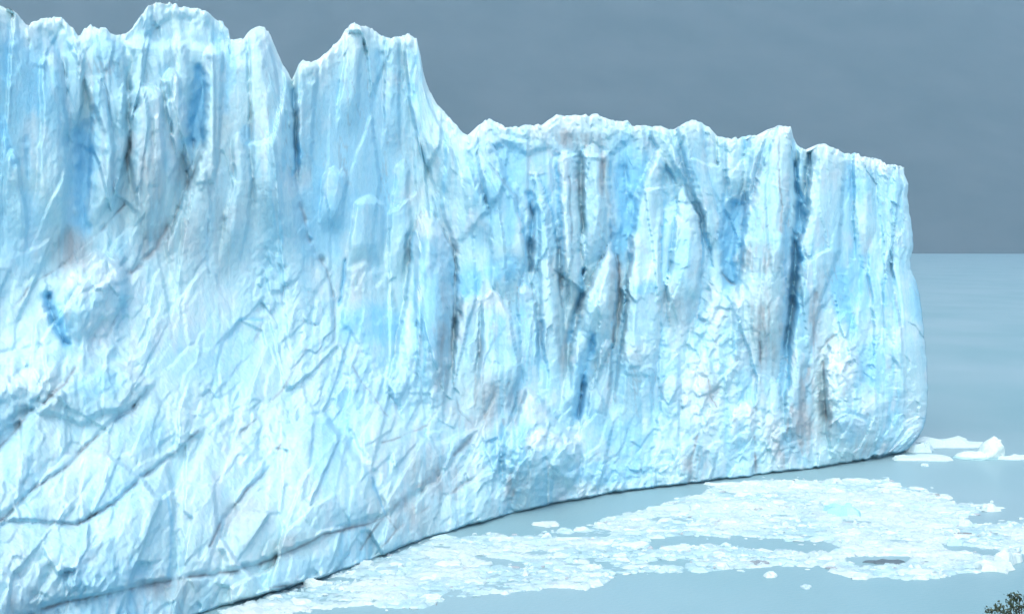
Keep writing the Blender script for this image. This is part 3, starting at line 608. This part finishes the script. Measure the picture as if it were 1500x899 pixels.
rng = random.Random(4)
def tint(o, c): o.color = (*c, 1)
floe_meshes = [chunk('ice_floe', rng, 1, .8 + .2 * rng.random(), 1, n=rng.choice((5, 6, 7, 8, 9)), lump=rng.uniform(-.2, .4)) for _ in range(24)]
def floes():
    placed = []; tries = 0
    while len(placed) < 290 and tries < 40000:
        tries += 1
        x, y = rng.uniform(-34, 94), rng.uniform(136, 214); px, py = to_px(x, y)
        if px < 380 or px > 1530 or py > 905: continue
        r = rng.uniform(.55, 1.0) * (1.0 + 1.3 * rng.random() ** 3) * (y / 170)
        if any((x - a) ** 2 + (y - b) ** 2 < (.8 * (r + c)) ** 2 for a, b, c in placed): continue
        if pack_mask(np.array([px]), np.array([py]))[0] < 1.0: continue
        if fbm(np.array([x / 9]), np.array([y / 3.2]), 219, 4)[0] > .36: continue
        placed.append((x, y, r))
    for x, y, r in placed:
        o = link('ice_floe', rng.choice(floe_meshes), loc=(x, y, 0)); o.rotation_euler = (rng.uniform(-.03, .03), rng.uniform(-.03, .03), rng.uniform(-.6, .6) + rng.choice((0, math.pi)))
        o.scale = (r * rng.uniform(1.0, 1.7), r, rng.uniform(.16, .36) * (.7 + .35 * r) * (1.7 if rng.random() < .1 else 1))
        t = rng.random(); tint(o, (.56, .70, .72) if t < .7 else (.46, .65, .69) if t < .92 else (.44, .64, .70))
        qx, qy = to_px(x, y)
        zone = ('in the left tail of the brash field' if qx < 640 else 'in the narrow middle neck of the brash field' if qx < 880 else
                ('in the brash below the dark lead' if qy > 800 else 'in the brash left of the turquoise chunk') if qx < 1160 else
                ('in the brash round the silt-covered floe' if qy > 795 else 'in the brash around the turquoise chunk') if qx < 1340 else 'in the right end of the brash field')
        tag(o, 'flat pale ice floe packed ' + zone, 'ice floe', 'floes packed ' + zone)
    # thousands of smaller pieces
    V = []; Fc = []; C = []; xs = []
    N = 6500; X = np.array([rng.uniform(-34, 96) for _ in range(N)]); Y = np.array([rng.uniform(134, 220) for _ in range(N)])
    px, py = to_px(X, Y); m = pack_mask(px, py)
    for x, y, mm, qx in zip(X, Y, m, px):
        if mm < -5: continue
        if mm < 0 and rng.random() > .12: continue
        if mm > 0 and fbm(np.array([x / 9]), np.array([y / 3.2]), 219, 4)[0] > .34: continue
        r = rng.uniform(.14, .4) * (1 + 1.6 * rng.random() ** 3) * (.5 if mm < 0 else 1) * (y / 170); h = rng.uniform(.12, .24) * (2.4 if rng.random() < .06 else 1) * (.5 if mm < 0 else 1); n = 5; a0 = rng.uniform(0, 6.28); b = len(V); st = rng.uniform(.9, 1.7)
        for k, z in ((1, -.05), (.95, h * .7), (.5, h)):
            for i in range(n):
                a = a0 + i / n * 6.283; q = r * k * rng.uniform(.5, 1.25); V.append((x + q * st * math.cos(a), y + q * math.sin(a), z * rng.uniform(.7, 1.2)))
        V.append((x, y, h * rng.uniform(.9, 1.3)))
        for lv in range(2):
            for i in range(n):
                j = (i + 1) % n; Fc.append((b + lv * n + i, b + lv * n + j, b + (lv + 1) * n + j)); Fc.append((b + lv * n + i, b + (lv + 1) * n + j, b + (lv + 1) * n + i))
        for i in range(n): Fc.append((b + 2 * n + i, b + 2 * n + (i + 1) % n, b + 3 * n))
        t = rng.random(); c = (.56, .69, .71) if t < .66 else (.48, .66, .71) if t < .94 else (.40, .46, .50); C += [c] * (3 * n + 1)
    o = link('ice_fragments', mesh_np('ice_fragments', V, Fc, np.array(C), BRASH, smooth=False))
    tag(o, 'countless small white ice fragments scattered over the brash field', 'ice fragments', kind='stuff')
floes()

def single_floe(px, py, rx, ry, h, col, label, cat='ice floe', lump=0, rz=0, n=12):
    x, y = water_pt(px, py); o = link('ice_floe', chunk('ice_floe', rng, rx, ry, h, n=n, lump=lump), loc=(x, y, .02)); tint(o, col); o.rotation_euler.z = rz
    tag(o, label, cat); return o
WH = (.56, .69, .70)
single_floe(1236, 752, 2.6, 3.0, 1.0, (.36, .66, .70), 'turquoise chunk of clear ice near the middle of the brash field')
single_floe(800, 769, 2.2, 1.6, .3, WH, 'lone white floe in the open water between the glacier foot and the brash field')
single_floe(1300, 823, 2.6, 1.0, .22, (.12, .17, .20), 'large dark silt-covered floe near the lower edge of the brash field')
single_floe(1150, 760, .8, .5, .2, (.18, .2, .22), 'small dark dirty floe left of the turquoise ice chunk')
single_floe(1408, 783, 1.7, .9, .2, (.24, .27, .28), 'grey dirty floe near the right end of the brash field')
single_floe(1362, 726, 1.9, .9, .2, (.34, .40, .42), 'grey dirty floe at the far right rim of the brash field')
single_floe(1112, 826, 1.3, .9, .3, (.24, .30, .34), 'purplish grey dirty floe at the lower edge of the left brash tongue')
single_floe(1110, 748, .9, .8, .3, (.34, .40, .42), 'tiny grey floe up and left of the turquoise ice chunk')
single_floe(1128, 843, .9, 1.2, .25, WH, 'small white floe afloat just below the brash field')
single_floe(1455, 832, 2.4, 2.6, .6, WH, 'bright white floe at the lower right corner of the brash field', rz=.3)
single_floe(1478, 822, 1.6, 1.8, .9, WH, 'chunky white floe at the outer right tip of the brash field')
single_floe(1352, 673, 5.6, 2.6, .7, (.52,.68,.71), 'long low floe just off the waterline of the glacier snout')
single_floe(1380, 653, 7.5, 4.0, 1.1, (.50,.66,.70), 'low flat berg lying behind the long floe off the snout')
single_floe(1348, 660, 3.2, 3.0, 1.2, (.48,.65,.70), 'pale lump of ice touching the right foot of the snout')
single_floe(1355, 682, .7, .8, .3, (.5,.66,.7), 'tiny fragment floating below the long floe off the snout')
single_floe(1496, 672, 4.5, 2.0, .5, (.52,.68,.72), 'thin flat floe at the right edge of the picture beside the iceberg')
single_floe(1180, 860, .6, .8, .2, (.46,.62,.68), 'faint small fragment alone in the open water below the brash')

def iceberg():
    """knobbly white iceberg: a low tail to the left, a leaning knob at the right"""
    x, y = water_pt(1440, 671)
    nu, nv = 64, 40; U, W_ = np.meshgrid(np.linspace(0, 2 * np.pi, nu, endpoint=False), np.linspace(-.25, np.pi / 2, nv))
    def blob(cx, cy, cz, rx, ry, rz, seed, lean=0):
        nx, ny, nz = np.cos(W_) * np.cos(U), np.cos(W_) * np.sin(U), np.sin(W_)
        q = 1 + .22 * fbm(nx * 1.6 + seed, ny * 1.6 + nz * 1.7, seed, 4)
        Zb = nz * rz * q; return np.stack([cx + nx * rx * q + lean * Zb, cy + ny * ry * q, cz + Zb], -1)
    root = link('iceberg', None, loc=(x, y, 0)); tag(root, 'small knobbly white iceberg floating right of the glacier snout', 'iceberg')
    for nm, args in (('low_tail', (-1.6, 0, -.1, 3.4, 2.2, 1.35, 5, 0.1)), ('leaning_knob', (1.1, .2, .4, 2.0, 1.9, 3.1, 8, .28)), ('side_lump', (2.6, .4, .7, 1.1, 1.2, 2.0, 11, .1))):
        P = blob(*args); idx = np.arange(nu * nv).reshape(nv, nu); nx_ = np.roll(idx, -1, 1)
        Q = np.stack([idx[:-1], nx_[:-1], nx_[1:], idx[1:]], -1).reshape(-1, 4)
        c = np.zeros((nu * nv, 3)) + (.60,.74,.73); low = P[..., 2].reshape(-1) < .45; c[low] = (.40,.62,.66)
        link(nm, mesh_np(nm, P.reshape(-1, 3), Q, c, BRASH), root)
iceberg()

# ------------------------------------------------------------------ shrub on the bank, its tip in the lower right corner
def shrub():
    m, N, L, p = newmat('shrub_leaf')
    oi = N.new('ShaderNodeAttribute'); oi.attribute_name = 'ice_tint'; L.new(oi.outputs[0], p.inputs['Base Color']); p.inputs['Roughness'].default_value = .5
    mb, N, L, pb = newmat('shrub_bark'); pb.inputs['Base Color'].default_value = (.07, .055, .045, 1); pb.inputs['Roughness'].default_value = .9
    r = random.Random(12); by = 13.0; D = lambda px, py, d=0: Vector(((px - CX) / F * (by + d), by + d, CH - (py - H0) / F * (by + d)))
    foot = Vector((4.75, by, CH - 1.9 - .47 * by - .1))
    root = link('shrub', None, loc=foot); tag(root, 'dark green leafy shrub poking into the lower right corner', 'shrub')
    V = []; Fc = []
    def tube(a, b, ra, rb):
        d = (b - a).normalized(); s = d.orthogonal().normalized(); t = d.cross(s); k = len(V)
        for p_, q in ((a, ra), (b, rb)):
            for i in range(6): V.append(tuple(p_ + s * math.cos(i * 1.047) * q + t * math.sin(i * 1.047) * q))
        for i in range(6): j = (i + 1) % 6; Fc.append((k + i, k + j, k + 6 + j, k + 6 + i))
    tips = []
    targets = [(1465, 889), (1484, 874), (1493, 876), (1480, 885), (1453, 895), (1496, 887), (1489, 894), (1472, 897), (1508, 880), (1520, 872), (1530, 885), (1515, 895), (1505, 905), (1460, 908), (1440, 912), (1480, 915), (1535, 905), (1550, 892), (1500, 922), (1460, 930), (1530, 930), (1440, 935), (1560, 915)]
    mid = foot + Vector((.05, 0, .9)); tube(foot - foot, mid - foot, .045, .035)
    for tx, ty in targets:
        e = D(tx, ty, r.uniform(-.35, .35)) - foot; a = mid - foot + (Vector((r.uniform(-.1, .1), r.uniform(-.1, .1), r.uniform(-.4, .1))))
        k1 = a.lerp(e, .5) + Vector((r.uniform(-.05, .05), r.uniform(-.06, .06), -.05)); tube(a, k1, .014, .008); tube(k1, e, .008, .003); tips.append((k1, e))
    link('trunk', mesh_np('trunk', V, Fc, mat=mb), root)
    V = []; Fc = []; C = []
    for k1, e in tips:
        for i in range(80):
            near = r.random() < .72
            c = (e if near else k1.lerp(e, r.uniform(.3, .95))) + Vector((r.gauss(0, .026), r.gauss(0, .03), r.gauss(0, .022)))
            n = Vector((r.uniform(-1, 1), r.uniform(-1, .6), r.uniform(-.2, 1))).normalized(); s = n.orthogonal().normalized(); s.rotate(Matrix.Rotation(r.uniform(0, 6.28), 3, n)); t = n.cross(s); l = r.uniform(.010, .018); k = len(V)
            for u, v, z in ((-1, 0, 0), (-.3, .55, .1), (.5, .45, .1), (1, 0, -.1), (.5, -.45, .1), (-.3, -.55, .1)): V.append(tuple(c + s * u * l + t * v * l + n * z * l))
            Fc.append((k, k + 1, k + 2, k + 3)); Fc.append((k, k + 3, k + 4, k + 5)); g = r.uniform(.6, 1.3); C += [(.035 * g, .065 * g, .035 * g)] * 6
    link('foliage', mesh_np('foliage', V, Fc, np.array(C), m, smooth=False), root)
shrub()

# ------------------------------------------------------------------ moist air over the lake
def haze():
    x, y0, y1, z0, z1 = 8500, -395, 12500, -5, 4200
    V = [(a, b, c) for c in (z0, z1) for b in (y0, y1) for a in (-x, x)]
    Fq = [(0, 2, 3, 1), (4, 5, 7, 6), (0, 1, 5, 4), (2, 6, 7, 3), (0, 4, 6, 2), (1, 3, 7, 5)]
    m = bpy.data.materials.new('moist_air'); m.use_nodes = True; N = m.node_tree.nodes; N.clear()
    out = N.new('ShaderNodeOutputMaterial'); v = N.new('ShaderNodeVolumePrincipled')
    v.inputs['Color'].default_value = (.49, .77, .94, 1); v.inputs['Density'].default_value = 0.85e-4; v.inputs['Anisotropy'].default_value = 0
    m.node_tree.links.new(v.outputs[0], out.inputs['Volume'])
    o = link('haze', mesh_np('haze', V, Fq, mat=m, smooth=False)); tag(o, 'thin moist air over the lake', 'haze', kind='stuff')
haze()
